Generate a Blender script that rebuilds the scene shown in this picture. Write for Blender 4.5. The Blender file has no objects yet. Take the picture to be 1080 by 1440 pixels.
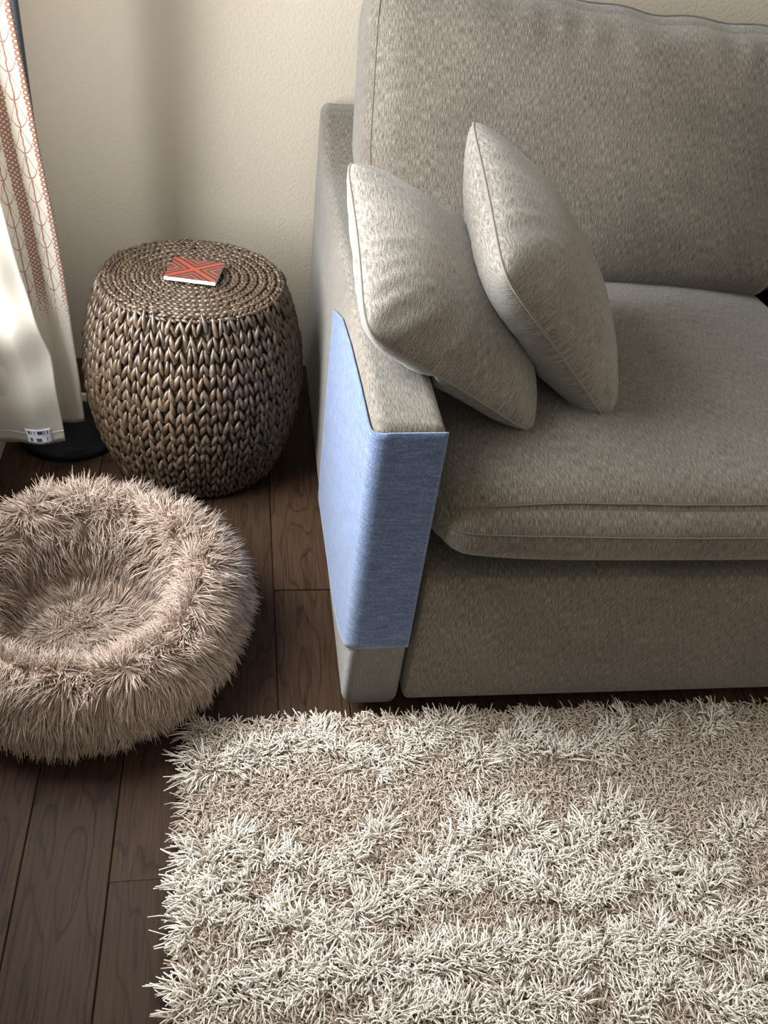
import bpy, bmesh, math, random
import numpy as np
from mathutils import Vector, Matrix, noise as mnoise

S = bpy.context.scene
COL = S.collection
rng = np.random.default_rng(7)
random.seed(7)

# ------------------------------------------------------------------ camera
CAM = Vector((0.0, 0.0, 1.3))
pitch, yaw, roll = math.radians(39.4408), math.radians(12.4048), math.radians(8.2612)
FPX = 1225.0
fw = Vector((math.sin(yaw)*math.cos(pitch), math.cos(yaw)*math.cos(pitch), -math.sin(pitch)))
rt = Vector((math.cos(yaw), -math.sin(yaw), 0.0))
up = rt.cross(fw)
r2 = rt*math.cos(roll) + up*math.sin(roll)
u2 = -rt*math.sin(roll) + up*math.cos(roll)
cd = bpy.data.cameras.new('camera')
cam = bpy.data.objects.new('camera', cd)
COL.objects.link(cam)
m3 = Matrix((r2, u2, -fw)).transposed()
cam.matrix_world = Matrix.Translation(CAM) @ m3.to_4x4()
cd.sensor_fit = 'VERTICAL'
cd.sensor_height = 36.0
cd.sensor_width = 27.0
cd.lens = FPX/1440.0*36.0
cd.clip_start = 0.02
S.camera = cam

# ------------------------------------------------------------------ light
S.view_settings.view_transform = 'Standard'
S.view_settings.look = 'None'
S.view_settings.gamma = 1.0
S.view_settings.use_curve_mapping = False
S.view_settings.exposure = 0.0

W = bpy.data.worlds.new('room_air')
S.world = W
W.use_nodes = True
bg = W.node_tree.nodes['Background']
bg.inputs[0].default_value = (1.0, 0.945, 0.85, 1)
bg.inputs[1].default_value = 0.72

WIN = (0.90, 1.68, 0.50, 2.05)      # window opening in the left wall: y0, y1, z0, z1
ld = bpy.data.lights.new('window_daylight', 'AREA')
ld.shape = 'RECTANGLE'
ld.size = WIN[3]-WIN[2]
ld.size_y = WIN[1]-WIN[0]
ld.energy = 108.0
ld.color = (0.93, 0.96, 1.0)
lo = bpy.data.objects.new('window_daylight', ld)
lo.location = (-0.60, (WIN[0]+WIN[1])/2, (WIN[2]+WIN[3])/2)
lo.rotation_euler = (0, -math.pi/2, 0)
COL.objects.link(lo)

# ------------------------------------------------------------------ helpers
def link(o, parent=None):
    COL.objects.link(o)
    if parent is not None:
        o.parent = parent
    return o

def tag(o, label=None, cat=None, group=None, kind=None):
    if label: o['label'] = label
    if cat: o['category'] = cat
    if group: o['group'] = group
    if kind: o['kind'] = kind
    return o

def empty(name, loc=(0, 0, 0)):
    o = bpy.data.objects.new(name, None)
    o.empty_display_size = 0.05
    o.location = loc
    COL.objects.link(o)
    return o

def mesh_np(name, V, faces, smooth=True, col=None, uv=None):
    """V (n,3), faces list of arrays (m,k)"""
    me = bpy.data.meshes.new(name)
    V = np.asarray(V, dtype=np.float32)
    me.vertices.add(len(V))
    me.vertices.foreach_set('co', V.ravel())
    loops = np.concatenate([np.asarray(f, dtype=np.int32).ravel() for f in faces])
    sizes = np.concatenate([np.full(len(f), np.asarray(f).shape[1], dtype=np.int32) for f in faces])
    starts = np.concatenate([[0], np.cumsum(sizes)[:-1]]).astype(np.int32)
    me.loops.add(len(loops))
    me.loops.foreach_set('vertex_index', loops)
    me.polygons.add(len(sizes))
    me.polygons.foreach_set('loop_start', starts)
    me.polygons.foreach_set('use_smooth', np.full(len(sizes), smooth, dtype=bool))
    if col is not None:
        a = me.color_attributes.new('Col', 'FLOAT_COLOR', 'POINT')
        c4 = np.ones((len(V), 4), dtype=np.float32)
        c4[:, :3] = col
        a.data.foreach_set('color', c4.ravel())
    if uv is not None:
        l = me.uv_layers.new(name='UVMap')
        l.data.foreach_set('uv', np.asarray(uv, dtype=np.float32)[loops].ravel())
    me.update(calc_edges=True)
    me.validate()
    return me

def obj_np(name, V, faces, mat, parent=None, **k):
    me = mesh_np(name, V, faces, **k)
    me.materials.append(mat)
    return link(bpy.data.objects.new(name, me), parent)

def obj_bm(name, bm, mat, parent=None, smooth=False):
    me = bpy.data.meshes.new(name)
    bmesh.ops.recalc_face_normals(bm, faces=bm.faces[:])
    bm.to_mesh(me); bm.free()
    if smooth:
        me.polygons.foreach_set('use_smooth', [True]*len(me.polygons))
    me.materials.append(mat)
    return link(bpy.data.objects.new(name, me), parent)

def fabric_uv(me):
    """metric cloth coordinates chosen by the facing of every face"""
    l = me.uv_layers.get('UVMap') or me.uv_layers.new(name='UVMap')
    for p in me.polygons:
        n = p.normal
        for li in p.loop_indices:
            c = me.vertices[me.loops[li].vertex_index].co
            l.data[li].uv = (c.y, c.z) if abs(n.x) > 0.72 else (c.x, c.y + c.z)

def box_bm(bm, x0, x1, y0, y1, z0, z1):
    M = Matrix.Translation(((x0+x1)/2, (y0+y1)/2, (z0+z1)/2)) @ Matrix.Diagonal((x1-x0, y1-y0, z1-z0, 1))
    return bmesh.ops.create_cube(bm, size=1.0, matrix=M)

def tube(pts, r, sides=6, closed=False):
    P = np.asarray(pts, float)
    n = len(P)
    if closed:
        T = np.roll(P, -1, 0) - np.roll(P, 1, 0)
    else:
        T = np.gradient(P, axis=0)
    T /= np.linalg.norm(T, axis=1, keepdims=True) + 1e-12
    ref = np.tile(np.array([0.13, 0.31, 0.94]), (n, 1))
    A = np.cross(T, ref); A /= np.linalg.norm(A, axis=1, keepdims=True) + 1e-12
    B = np.cross(T, A)
    th = np.arange(sides)*2*np.pi/sides
    rr = np.broadcast_to(np.asarray(r, float), (n,))
    V = P[:, None, :] + rr[:, None, None]*(A[:, None, :]*np.cos(th)[None, :, None] + B[:, None, :]*np.sin(th)[None, :, None])
    i = np.arange(n if closed else n-1)[:, None]; j = np.arange(sides)[None, :]
    i2 = (i+1) % n; j2 = (j+1) % sides
    F = np.stack([i*sides+j, i*sides+j2, i2*sides+j2, i2*sides+j], -1).reshape(-1, 4)
    return V.reshape(-1, 3), [F]

def strands(P, rad, col, sides=3, tip=0.35):
    """P (N,S,3) poly paths -> one mesh of thin prisms"""
    N, K, _ = P.shape
    T = np.gradient(P, axis=1)
    T /= np.linalg.norm(T, axis=2, keepdims=True) + 1e-12
    ref = rng.normal(size=(N, 1, 3))
    A = np.cross(T, ref); A /= np.linalg.norm(A, axis=2, keepdims=True) + 1e-12
    B = np.cross(T, A)
    th = np.arange(sides)*2*np.pi/sides
    taper = np.ones(K); taper[-1] = tip; taper[-2] = (1+tip)/2+.1
    r = rad[:, None]*taper[None, :]
    V = P[:, :, None, :] + r[:, :, None, None]*(A[:, :, None, :]*np.cos(th)[:, None] + B[:, :, None, :]*np.sin(th)[:, None])
    base = (np.arange(N)*K*sides)[:, None, None]
    i = np.arange(K-1)[None, :, None]; j = np.arange(sides)[None, None, :]
    j2 = (j+1) % sides
    F = np.stack([base+i*sides+j, base+i*sides+j2, base+(i+1)*sides+j2, base+(i+1)*sides+j], -1).reshape(-1, 4)
    T3 = ((np.arange(N)*K*sides)[:, None] + (K-1)*sides + np.arange(sides)[None, :]).astype(int)
    C = np.repeat(col, K*sides, axis=0)
    return V.reshape(-1, 3), [F, T3], C

# ------------------------------------------------------------------ materials
class NT:
    def __init__(self, name):
        self.m = bpy.data.materials.new(name)
        self.m.use_nodes = True
        self.t = self.m.node_tree
        self.b = self.t.nodes['Principled BSDF']
        self.out = self.t.nodes['Material Output']
    def n(self, typ, **kw):
        nd = self.t.nodes.new(typ)
        for k, v in kw.items():
            if k in nd.inputs.keys():
                s = nd.inputs[k]
                if isinstance(v, bpy.types.NodeSocket): self.t.links.new(v, s)
                else: s.default_value = v
            else:
                setattr(nd, k, v)
        return nd
    def l(self, a, b): self.t.links.new(a, b)
    def math(self, op, a, b=None, c=None, clamp=False):
        nd = self.t.nodes.new('ShaderNodeMath'); nd.operation = op; nd.use_clamp = clamp
        for k, v in enumerate((a, b, c)):
            if v is None: continue
            if isinstance(v, bpy.types.NodeSocket): self.l(v, nd.inputs[k])
            else: nd.inputs[k].default_value = v
        return nd.outputs[0]
    def ramp(self, fac, stops):
        nd = self.t.nodes.new('ShaderNodeValToRGB')
        e = nd.color_ramp.elements
        while len(e) < len(stops): e.new(0.5)
        for k, (p, c) in enumerate(stops):
            e[k].position = p; e[k].color = (*c, 1) if len(c) == 3 else c
        self.l(fac, nd.inputs[0])
        return nd.outputs[0]
    def mix(self, fac, a, b, mode='MIX'):
        nd = self.t.nodes.new('ShaderNodeMix'); nd.data_type = 'RGBA'; nd.blend_type = mode
        for k, v in ((0, fac), (6, a), (7, b)):
            if isinstance(v, bpy.types.NodeSocket): self.l(v, nd.inputs[k])
            else: nd.inputs[k].default_value = v if k == 0 else ((*v, 1) if len(v) == 3 else v)
        return nd.outputs[2]
    def bump(self, h, strength=0.3, dist=0.002):
        nd = self.t.nodes.new('ShaderNodeBump')
        nd.inputs['Strength'].default_value = strength
        nd.inputs['Distance'].default_value = dist
        self.l(h, nd.inputs['Height'])
        self.l(nd.outputs[0], self.b.inputs['Normal'])
        return nd
    def base(self, c):
        s = self.b.inputs['Base Color']
        if isinstance(c, bpy.types.NodeSocket): self.l(c, s)
        else: s.default_value = (*c, 1)
    def set(self, **k):
        for a, v in k.items(): self.b.inputs[a].default_value = v
        return self

def plain(name, c, rough=0.6, **k):
    t = NT(name)
    nz = t.n('ShaderNodeTexNoise', Scale=40.0, Detail=3.0)
    t.base(t.mix(nz.outputs['Fac'], tuple(x*.92 for x in c), tuple(min(1, x*1.08) for x in c)))
    t.b.inputs['Roughness'].default_value = rough
    for a, v in k.items(): t.b.inputs[a].default_value = v
    return t.m

def chenille(name, dark, mid, light, su=600, sv=58, weave=1200, sheen=0.25, bump=0.5):
    t = NT(name)
    uv = t.n('ShaderNodeUVMap').outputs[0]
    mp = t.n('ShaderNodeMapping', Vector=uv, Scale=(su, sv, 1))
    n1 = t.n('ShaderNodeTexNoise', Vector=mp.outputs[0], Scale=1.0, Detail=2.0, Roughness=0.55)
    mp2 = t.n('ShaderNodeMapping', Vector=uv, Scale=(5, 4, 1))
    n2 = t.n('ShaderNodeTexNoise', Vector=mp2.outputs[0], Scale=1.0, Detail=3.0, Roughness=0.6)
    mp3 = t.n('ShaderNodeMapping', Vector=uv, Scale=(weave*.55, weave*.55, 1), Rotation=(0, 0, 0.5))
    n3 = t.n('ShaderNodeTexNoise', Vector=mp3.outputs[0], Scale=1.0, Detail=1.0)
    f = t.math('MULTIPLY_ADD', n2.outputs['Fac'], 0.22, t.math('MULTIPLY', n1.outputs['Fac'], 0.78))
    f = t.math('MULTIPLY_ADD', t.math('SUBTRACT', n3.outputs['Fac'], 0.5), 0.55, f)
    t.base(t.ramp(f, [(0.34, dark), (0.50, mid), (0.66, light)]))
    t.set(Roughness=0.92)
    t.b.inputs['Specular IOR Level'].default_value = 0.15
    t.b.inputs['Sheen Weight'].default_value = sheen
    t.b.inputs['Sheen Roughness'].default_value = 0.5
    h = t.math('MULTIPLY_ADD', n1.outputs['Fac'], 0.6, t.math('MULTIPLY', n3.outputs['Fac'], 0.6))
    t.bump(h, bump, 0.004)
    return t.m

M_SOFA = chenille('taupe_chenille', (0.057, 0.048, 0.036), (0.113, 0.098, 0.077), (0.205, 0.183, 0.149))
M_PILLOW_LIT = chenille('taupe_chenille_lit', (0.090, 0.079, 0.064), (0.160, 0.143, 0.118), (0.255, 0.232, 0.197), su=75, sv=600)  # sofa's chenille made paler: light on the pillows put into the colour
M_SEAM = plain('seam_thread', (0.105, 0.090, 0.070), 0.9)
M_DARK = plain('black_underside', (0.012, 0.012, 0.013), 0.8)

def m_felt():
    t = NT('blue_felt')
    tc = t.n('ShaderNodeTexCoord').outputs['Object']
    n1 = t.n('ShaderNodeTexNoise', Vector=tc, Scale=330.0, Detail=3.0, Roughness=0.7)
    mp = t.n('ShaderNodeMapping', Vector=tc, Scale=(30, 30, 200))
    n2 = t.n('ShaderNodeTexNoise', Vector=mp.outputs[0], Scale=1.0, Detail=2.0)
    f = t.math('MULTIPLY_ADD', n1.outputs['Fac'], 0.65, t.math('MULTIPLY', n2.outputs['Fac'], 0.35))
    t.base(t.ramp(f, [(0.32, (0.044, 0.066, 0.118)), (0.5, (0.082, 0.120, 0.212)), (0.68, (0.165, 0.222, 0.345))]))
    t.set(Roughness=0.95)
    t.b.inputs['Specular IOR Level'].default_value = 0.1
    t.b.inputs['Sheen Weight'].default_value = 0.3
    t.bump(f, 0.6, 0.002)
    return t.m
M_FELT = m_felt()

def m_wall():
    t = NT('cream_orange_peel_paint')
    tc = t.n('ShaderNodeTexCoord').outputs['Object']
    n1 = t.n('ShaderNodeTexNoise', Vector=tc, Scale=125.0, Detail=2.5, Roughness=0.5)
    n2 = t.n('ShaderNodeTexNoise', Vector=tc, Scale=2.0, Detail=2.0)
    t.base(t.mix(n2.outputs['Fac'], (0.400, 0.352, 0.272), (0.440, 0.390, 0.306)))
    t.set(Roughness=0.75)
    h = t.ramp(n1.outputs['Fac'], [(0.42, (0, 0, 0)), (0.62, (1, 1, 1))])
    t.bump(h, 0.20, 0.0025)
    return t.m
M_WALL = m_wall()
M_TRIM = plain('white_trim_paint', (0.72, 0.70, 0.64), 0.45)

def m_wood():
    t = NT('dark_hickory')
    tc = t.n('ShaderNodeTexCoord').outputs['Object']
    oi = t.n('ShaderNodeObjectInfo').outputs['Random']
    off = t.n('ShaderNodeCombineXYZ', X=t.math('MULTIPLY', oi, 37.0), Y=t.math('MULTIPLY', oi, 91.0), Z=0.0)
    va = t.n('ShaderNodeVectorMath', operation='ADD')
    t.l(tc, va.inputs[0]); t.l(off.outputs[0], va.inputs[1])
    v = va.outputs[0]
    m1 = t.n('ShaderNodeMapping', Vector=v, Scale=(13, 2.6, 1))
    field = t.n('ShaderNodeTexNoise', Vector=m1.outputs[0], Scale=1.0, Detail=2.0, Roughness=0.45)
    # cathedral rings: contour lines of a stretched field
    rings = t.math('FRACT', t.math('MULTIPLY', field.outputs['Fac'], 9.0))
    m2 = t.n('ShaderNodeMapping', Vector=v, Scale=(260, 9, 1))
    fine = t.n('ShaderNodeTexNoise', Vector=m2.outputs[0], Scale=1.0, Detail=4.0, Roughness=0.6)
    m4 = t.n('ShaderNodeMapping', Vector=v, Scale=(90, 5, 1))
    crack = t.n('ShaderNodeTexNoise', Vector=m4.outputs[0], Scale=1.0, Detail=4.0, Roughness=0.6)
    rl = t.ramp(rings, [(0.0, (1, 1, 1)), (0.20, (0, 0, 0)), (0.9, (0, 0, 0)), (1.0, (.35, .35, .35))])
    cl = t.ramp(crack.outputs['Fac'], [(0.60, (0, 0, 0)), (0.70, (1, 1, 1))])
    basec = t.ramp(fine.outputs['Fac'], [(0.25, (0.024, 0.0135, 0.008)), (0.75, (0.058, 0.034, 0.0205))])
    tone = t.ramp(oi, [(0.0, (0.85, 0.82, 0.80)), (1.0, (1.25, 1.2, 1.15))])
    c = t.mix(1.0, basec, tone, 'MULTIPLY')
    dk = t.math('MULTIPLY_ADD', rl, 0.70, t.math('MULTIPLY', cl, 0.65), clamp=True)
    c = t.mix(dk, c, (0.012, 0.007, 0.0045))
    t.base(c)
    t.set(Roughness=0.55)
    t.b.inputs['Specular IOR Level'].default_value = 0.10
    h = t.math('SUBTRACT', fine.outputs['Fac'], t.math('MULTIPLY', dk, 1.2))
    t.bump(h, 0.25, 0.001)
    return t.m
M_WOOD = m_wood()
M_SUBFLOOR = plain('dark_subfloor', (0.012, 0.008, 0.006), 0.9)

def m_vcol(name, rough=0.8, sheen=0.0, spec=0.3, trans=0.0, streak=None):
    t = NT(name)
    a = t.n('ShaderNodeAttribute', attribute_name='Col').outputs['Color']
    c = a
    if streak:
        tc = t.n('ShaderNodeTexCoord').outputs['Object']
        n1 = t.n('ShaderNodeTexNoise', Vector=tc, Scale=streak, Detail=3.0)
        k = t.ramp(n1.outputs['Fac'], [(0.3, (0.65, 0.62, 0.58)), (0.7, (1.2, 1.2, 1.18))])
        c = t.mix(1.0, a, k, 'MULTIPLY')
        t.bump(n1.outputs['Fac'], 0.2, 0.001)
    t.base(c)
    t.set(Roughness=rough)
    t.b.inputs['Specular IOR Level'].default_value = spec
    t.b.inputs['Sheen Weight'].default_value = sheen
    if trans:
        tr = t.n('ShaderNodeBsdfTranslucent', Color=c)
        ms = t.n('ShaderNodeMixShader', Fac=trans)
        t.l(t.b.outputs[0], ms.inputs[1]); t.l(tr.outputs[0], ms.inputs[2])
        t.l(ms.outputs[0], t.out.inputs['Surface'])
    return t.m
M_PILE = m_vcol('rug_yarn', 0.85, 0.2, 0.2, 0.12)
M_FUR = m_vcol('faux_fur', 0.6, 0.1, 0.35, 0.25)
M_STRAW = m_vcol('water_hyacinth', 0.36, 0.0, 0.6, streak=160.0)
M_CORE = plain('basket_core', (0.020, 0.015, 0.010), 0.9)
M_BLACK = plain('black_metal', (0.005, 0.006, 0.008), 0.6, **{'Specular IOR Level': 0.2})
M_POLE = plain('gunmetal_pole', (0.045, 0.055, 0.070), 0.4)

# ------------------------------------------------------------------ room shell
XL, YB = -0.56, 2.20
def structure(o): o['kind'] = 'structure'; return o

bm = bmesh.new(); box_bm(bm, XL-0.16, 3.4, -1.6, YB+0.1, -0.06, -0.014)
floor = structure(obj_bm('floor', bm, M_SUBFLOOR))
bm = bmesh.new(); box_bm(bm, XL-0.16, 3.4, YB, YB+0.12, -0.06, 2.6)
wall_back = structure(obj_bm('wall_back', bm, M_WALL))
bm = bmesh.new()
y0, y1, z0, z1 = WIN
for (a, b, c, d) in ((-1.6, y0, -0.06, 2.6), (y1, YB, -0.06, 2.6), (y0, y1, -0.06, z0), (y0, y1, z1, 2.6)):
    box_bm(bm, XL-0.16, XL, a, b, c, d)
wall_left = structure(obj_bm('wall_left', bm, M_WALL))
win = structure(empty('window_1', (XL-0.05, (y0+y1)/2, z0)))
def wpart(name, *b):
    bm = bmesh.new(); box_bm(bm, *b)
    bmesh.ops.translate(bm, verts=bm.verts, vec=-win.location)
    return obj_bm(name, bm, M_TRIM, win)
wpart('frame_stile', XL-0.07, XL-0.03, y0, y0+0.04, z0, z1)
wpart('frame_stile', XL-0.07, XL-0.03, y1-0.04, y1, z0, z1)
wpart('frame_rail', XL-0.07, XL-0.03, y0+0.04, y1-0.04, z0, z0+0.04)
wpart('frame_rail', XL-0.07, XL-0.03, y0+0.04, y1-0.04, z1-0.04, z1)
wpart('window_sill', XL-0.03, XL+0.03, y0-0.04, y1+0.04, z0-0.025, z0)

def baseboard(name, x0, x1, y0, y1, axis):
    bm = bmesh.new()
    box_bm(bm, x0, x1, y0, y1, 0.0, 0.085)
    if axis == 'x': box_bm(bm, x0, x1, y0+0.005, y1, 0.085, 0.10)
    else: box_bm(bm, x0, x1-0.005, y0, y1, 0.085, 0.10)
    return structure(obj_bm(name, bm, M_TRIM))
baseboard('baseboard_left', XL, XL+0.012, -1.6, YB, 'y')

# planks: each a bevelled board of its own
PW = 0.1315
plank_meshes = {}
def plank_mesh(L):
    L = round(L, 2)
    if L not in plank_meshes:
        bm = bmesh.new()
        box_bm(bm, -PW/2+0.0006, PW/2-0.0006, 0.0013, L-0.0013, -0.014, 0.0)
        ed = [e for e in bm.edges if all(v.co.z > -0.001 for v in e.verts)]
        bmesh.ops.bevel(bm, geom=ed, offset=0.0014, segments=1, affect='EDGES')
        me = bpy.data.meshes.new('plank'); bm.to_mesh(me); bm.free()
        me.materials.append(M_WOOD)
        plank_meshes[L] = me
    return plank_meshes[L]
JOINTS = {-2: [0.86], -1: [0.05, 1.55], 0: [0.33], 1: [1.325]}
for k in range(-5, 20):
    xa = 0.0754 + (k-1)*PW + PW
    # column k lies between 0.0754+(k-1)*PW and 0.0754+k*PW
    xc = 0.0754 + (k-0.5)*PW
    j = {-1: [0.676], 1: [1.29], 0: [0.20, 1.72], -2: [0.33, 1.62], -3: [1.02]}.get(k)
    if j is None:
        s0 = random.uniform(-1.2, -0.3); j = [s0, s0+1.2, s0+2.4]
    js = sorted([-1.6] + [q for q in j if -1.5 < q < YB-0.1] + [YB-0.002])
    # split over-long boards
    out = [js[0]]
    for q in js[1:]:
        while q-out[-1] > 1.75: out.append(out[-1] + 1.27)
        out.append(q)
    for a, b in zip(out[:-1], out[1:]):
        if b-a < 0.05: continue
        if xc-PW/2 < XL-0.1: continue
        o = bpy.data.objects.new('plank', plank_mesh(b-a))
        o.location = (xc, a, 0.0)
        link(o, floor)

# ------------------------------------------------------------------ cushions
def cube_grid(nx, ny, nz):
    """points of a cube surface on a sine-spaced grid, welded"""
    def ax(n): return np.sin(np.linspace(-np.pi/2, np.pi/2, n+1))
    X, Y, Z = ax(nx), ax(ny), ax(nz)
    idx = {}; V = []; F = []
    def vid(i, j, k):
        key = (i, j, k)
        if key not in idx:
            idx[key] = len(V); V.append((X[i], Y[j], Z[k]))
        return idx[key]
    for k, flip in ((0, True), (nz, False)):
        for i in range(nx):
            for j in range(ny):
                q = [vid(i, j, k), vid(i+1, j, k), vid(i+1, j+1, k), vid(i, j+1, k)]
                F.append(q[::-1] if flip else q)
    for j, flip in ((0, False), (ny, True)):
        for i in range(nx):
            for k in range(nz):
                q = [vid(i, j, k), vid(i+1, j, k), vid(i+1, j, k+1), vid(i, j, k+1)]
                F.append(q[::-1] if flip else q)
    for i, flip in ((0, True), (nx, False)):
        for j in range(ny):
            for k in range(nz):
                q = [vid(i, j, k), vid(i, j+1, k), vid(i, j+1, k+1), vid(i, j, k+1)]
                F.append(q[::-1] if flip else q)
    return np.array(V), np.array(F)

def round_box(A, h, r):
    h = np.array(h); r = np.array(r) if np.ndim(r) else np.array([r]*3)
    q = A*h
    inner = np.clip(q, -(h-r), h-r)
    d = (q-inner)/r
    n = np.linalg.norm(d, axis=-1, keepdims=True)
    n[n < 1e-9] = 1
    return inner + d/n*r

def vnoise(P, scale, seed=0.0):
    return np.array([mnoise.noise(Vector((p[0]*scale+seed, p[1]*scale+seed*1.7, p[2]*scale-seed))) for p in P])

def cushion(name, fn, n, mat, parent, uvfix=True):
    A, F = cube_grid(*n)
    o = obj_np(name, fn(A), [F], mat, parent)
    if uvfix: fabric_uv(o.data)
    return o

sofa = empty('sofa', (0.186, 0.975, 0.0))
tag(sofa, 'large taupe grey chenille sofa against the wall behind the shaggy rug', 'sofa')
SO = np.array(sofa.location)

# -- left arm with the back post rising at its rear end
AX0, AX1 = 0.186, 0.291
def arm(xa, xb):
    prof = [(0.975, 0.026), (0.975, 0.627), (1.2, 0.630), (1.5, 0.628), (1.88, 0.627), (1.97, 0.640), (2.06, 0.690), (2.115, 0.722),
            (2.165, 0.724), (2.18, 0.70), (2.18, 0.40), (2.18, 0.026)]
    bm = bmesh.new()
    L = [bm.verts.new((xa-SO[0], y-SO[1], z)) for y, z in prof]
    R = [bm.verts.new((xb-SO[0], y-SO[1], z)) for y, z in prof]
    n = len(prof)
    fl = bm.faces.new(L); fr = bm.faces.new(R[::-1])
    for i in range(n):
        bm.faces.new((L[i], R[i], R[(i+1) % n], L[(i+1) % n]))
    bmesh.ops.recalc_face_normals(bm, faces=bm.faces[:])
    side = [e for e in bm.edges if (e.verts[0].co.x == e.verts[1].co.x)]
    corner = [e for e in bm.edges if e.verts[0].co.x != e.verts[1].co.x and e.verts[0].co.y < 0.01 and e.verts[0].co.z > 0.3]
    bmesh.ops.bevel(bm, geom=side+corner, offset=0.020, segments=5, affect='EDGES', profile=0.5)
    bmesh.ops.triangulate(bm, faces=[f for f in bm.faces if len(f.verts) > 4])
    o = obj_bm('arm', bm, M_SOFA, sofa, smooth=True)
    m = o.modifiers.new('wn', 'WEIGHTED_NORMAL'); m.keep_sharp = False
    fabric_uv(o.data)
    return o
arm_l = arm(AX0, AX1)
arm_r = arm(2.265, 2.37)

def seam(name, pts, parent, r=0.0013, mat=None):
    V, F = tube(np.asarray(pts)-SO, r, 5)
    return obj_np(name, V, F, mat or M_SEAM, parent)
seam('seam', [(0.2065, 0.9748, z) for z in np.linspace(0.05, 0.61, 30)], arm_l)

# -- front rail and hidden back frame
def fn_rail(A):
    P = round_box(A, (0.984, 0.16, 0.158), (0.012, 0.016, 0.016))
    front = A[:, 1] < -0.9
    P[:, 1] -= front*0.006*(1-A[:, 2]**2)
    return P + np.array([1.281, 1.135, 0.184]) - SO
rail = cushion('front_rail', fn_rail, (40, 6, 12), M_SOFA, sofa)
def fn_bframe(A):
    P = round_box(A, (0.985, 0.085, 0.345), (0.03, 0.03, 0.03))
    return P + np.array([1.278, 2.09, 0.375]) - SO
cushion('back_frame', fn_bframe, (24, 6, 10), M_SOFA, sofa)
bm = bmesh.new(); box_bm(bm, 0.300-SO[0], 2.25-SO[0], 1.29-SO[1], 2.0-SO[1], 0.045, 0.335)
obj_bm('seat_deck', bm, M_DARK, sofa)
for (x, y) in ((0.25, 1.06), (0.25, 2.1), (2.3, 1.06), (2.3, 2.1), (1.28, 1.06)):
    bm = bmesh.new()
    bmesh.ops.create_cone(bm, cap_ends=True, segments=16, radius1=0.022, radius2=0.028, depth=0.035,
                          matrix=Matrix.Translation((x-SO[0], y-SO[1], 0.0175)))
    obj_bm('foot', bm, M_DARK, sofa, smooth=False)

# -- seat cushions
def seat_fn(xa, xb, seed):
    cx, hx = (xa+xb)/2, (xb-xa)/2
    y0, y1 = 0.957, 1.83
    cy, hy = (y0+y1)/2, (y1-y0)/2
    def fn(A):
        P = round_box(A, (hx, hy, 0.062), (0.060, 0.060, 0.056))
        a, b = A[:, 0], A[:, 1]
        w = (A[:, 2]+1)/2
        crown = 0.026*(1-np.abs(a)**2.0)*(1-np.abs(np.clip(b, -1, 1))**6) + 0.010*(1-np.abs(a)**4)
        P[:, 2] += w*(crown - 0.014*np.clip(a, 0, 1)**2*(b > 0))
        # underside of the front edge lifts at the ends
        P[:, 2] += (1-w)*0.028*np.abs(a)**6*(b < -0.5)
        P[:, 1] -= 0.014*(1-a**4)*(b < -0.95)*(1-A[:, 2]**2)
        nz = vnoise(P+seed, 3.2, seed)
        P[:, 2] += w*0.006*nz
        P[:, 2] += w*0.0022*vnoise(P, 14.0, seed+3)
        return P + np.array([cx, cy, 0.428]) - SO
    return fn
def seat(xa, xb, seed):
    fn = seat_fn(xa, xb, seed)
    o = cushion('seat_cushion', fn, (72, 56, 16), M_SOFA, sofa)
    aa = np.sin(np.linspace(-np.pi/2, np.pi/2, 90))*0.985
    for b, c in ((-0.97, 1.0), (-1.0, 0.30)):
        A = np.stack([aa, np.full(90, b), np.full(90, c)], 1)
        P = fn(A)
        off = np.array([0, -0.0004, 0.0006])
        V, F = tube(P+off, 0.0016, 5)
        obj_np('seam', V, F, M_SEAM, o)
    return o
seat1 = seat(0.294, 1.245, 1.3)
seat2 = seat(1.255, 2.262, 5.1)

# -- back cushions
def back_fn(xa, xb, seed, left):
    cx, hx = (xa+xb)/2, (xb-xa)/2
    def fn(A):
        hz, hy = 0.270, 0.115
        P = round_box(A, (hx, hy, hz), (0.055, 0.075, 0.075))
        a, c = A[:, 0], A[:, 2]
        fr = (1-A[:, 1])/2
        P[:, 1] -= fr*0.060*(1-np.abs(a)**3)*(1-np.abs(c)**3)
        P[:, 2] += (c > 0)*c*0.018*(1-np.abs(a)**4)
        # slumped wrinkles under the top edge
        wr = np.exp(-((c-0.86)/0.16)**2)
        P[:, 1] += fr*wr*0.006*np.sin(a*24+4*np.sin(a*7+seed))*(0.4+0.6*np.abs(np.sin(a*3+seed)))
        P[:, 2] += (c > 0.8)*0.003*np.sin(a*19+seed)
        P[:, 1] += fr*0.008*vnoise(P, 4.0, seed)
        # above the arm the filling spills sideways
        if left:
            s = 1/(1+np.exp(-((P[:, 2]+0.745)-0.665)/0.018))
            P[:, 0] -= 0.058*s*np.clip(-a, 0, 1)**3
        if left: P[:, 2] += 0.035*np.clip(c, 0, 1)*np.clip(-a+0.1, 0, 1)
        # lean back
        lean = math.radians(14)
        y, z = P[:, 1].copy(), P[:, 2]+hz
        P[:, 1] = y*math.cos(lean) + z*math.sin(lean)
        P[:, 2] = -y*math.sin(lean) + z*math.cos(lean)
        return P + np.array([cx, 1.825, 0.460]) - SO
    return fn
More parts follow.
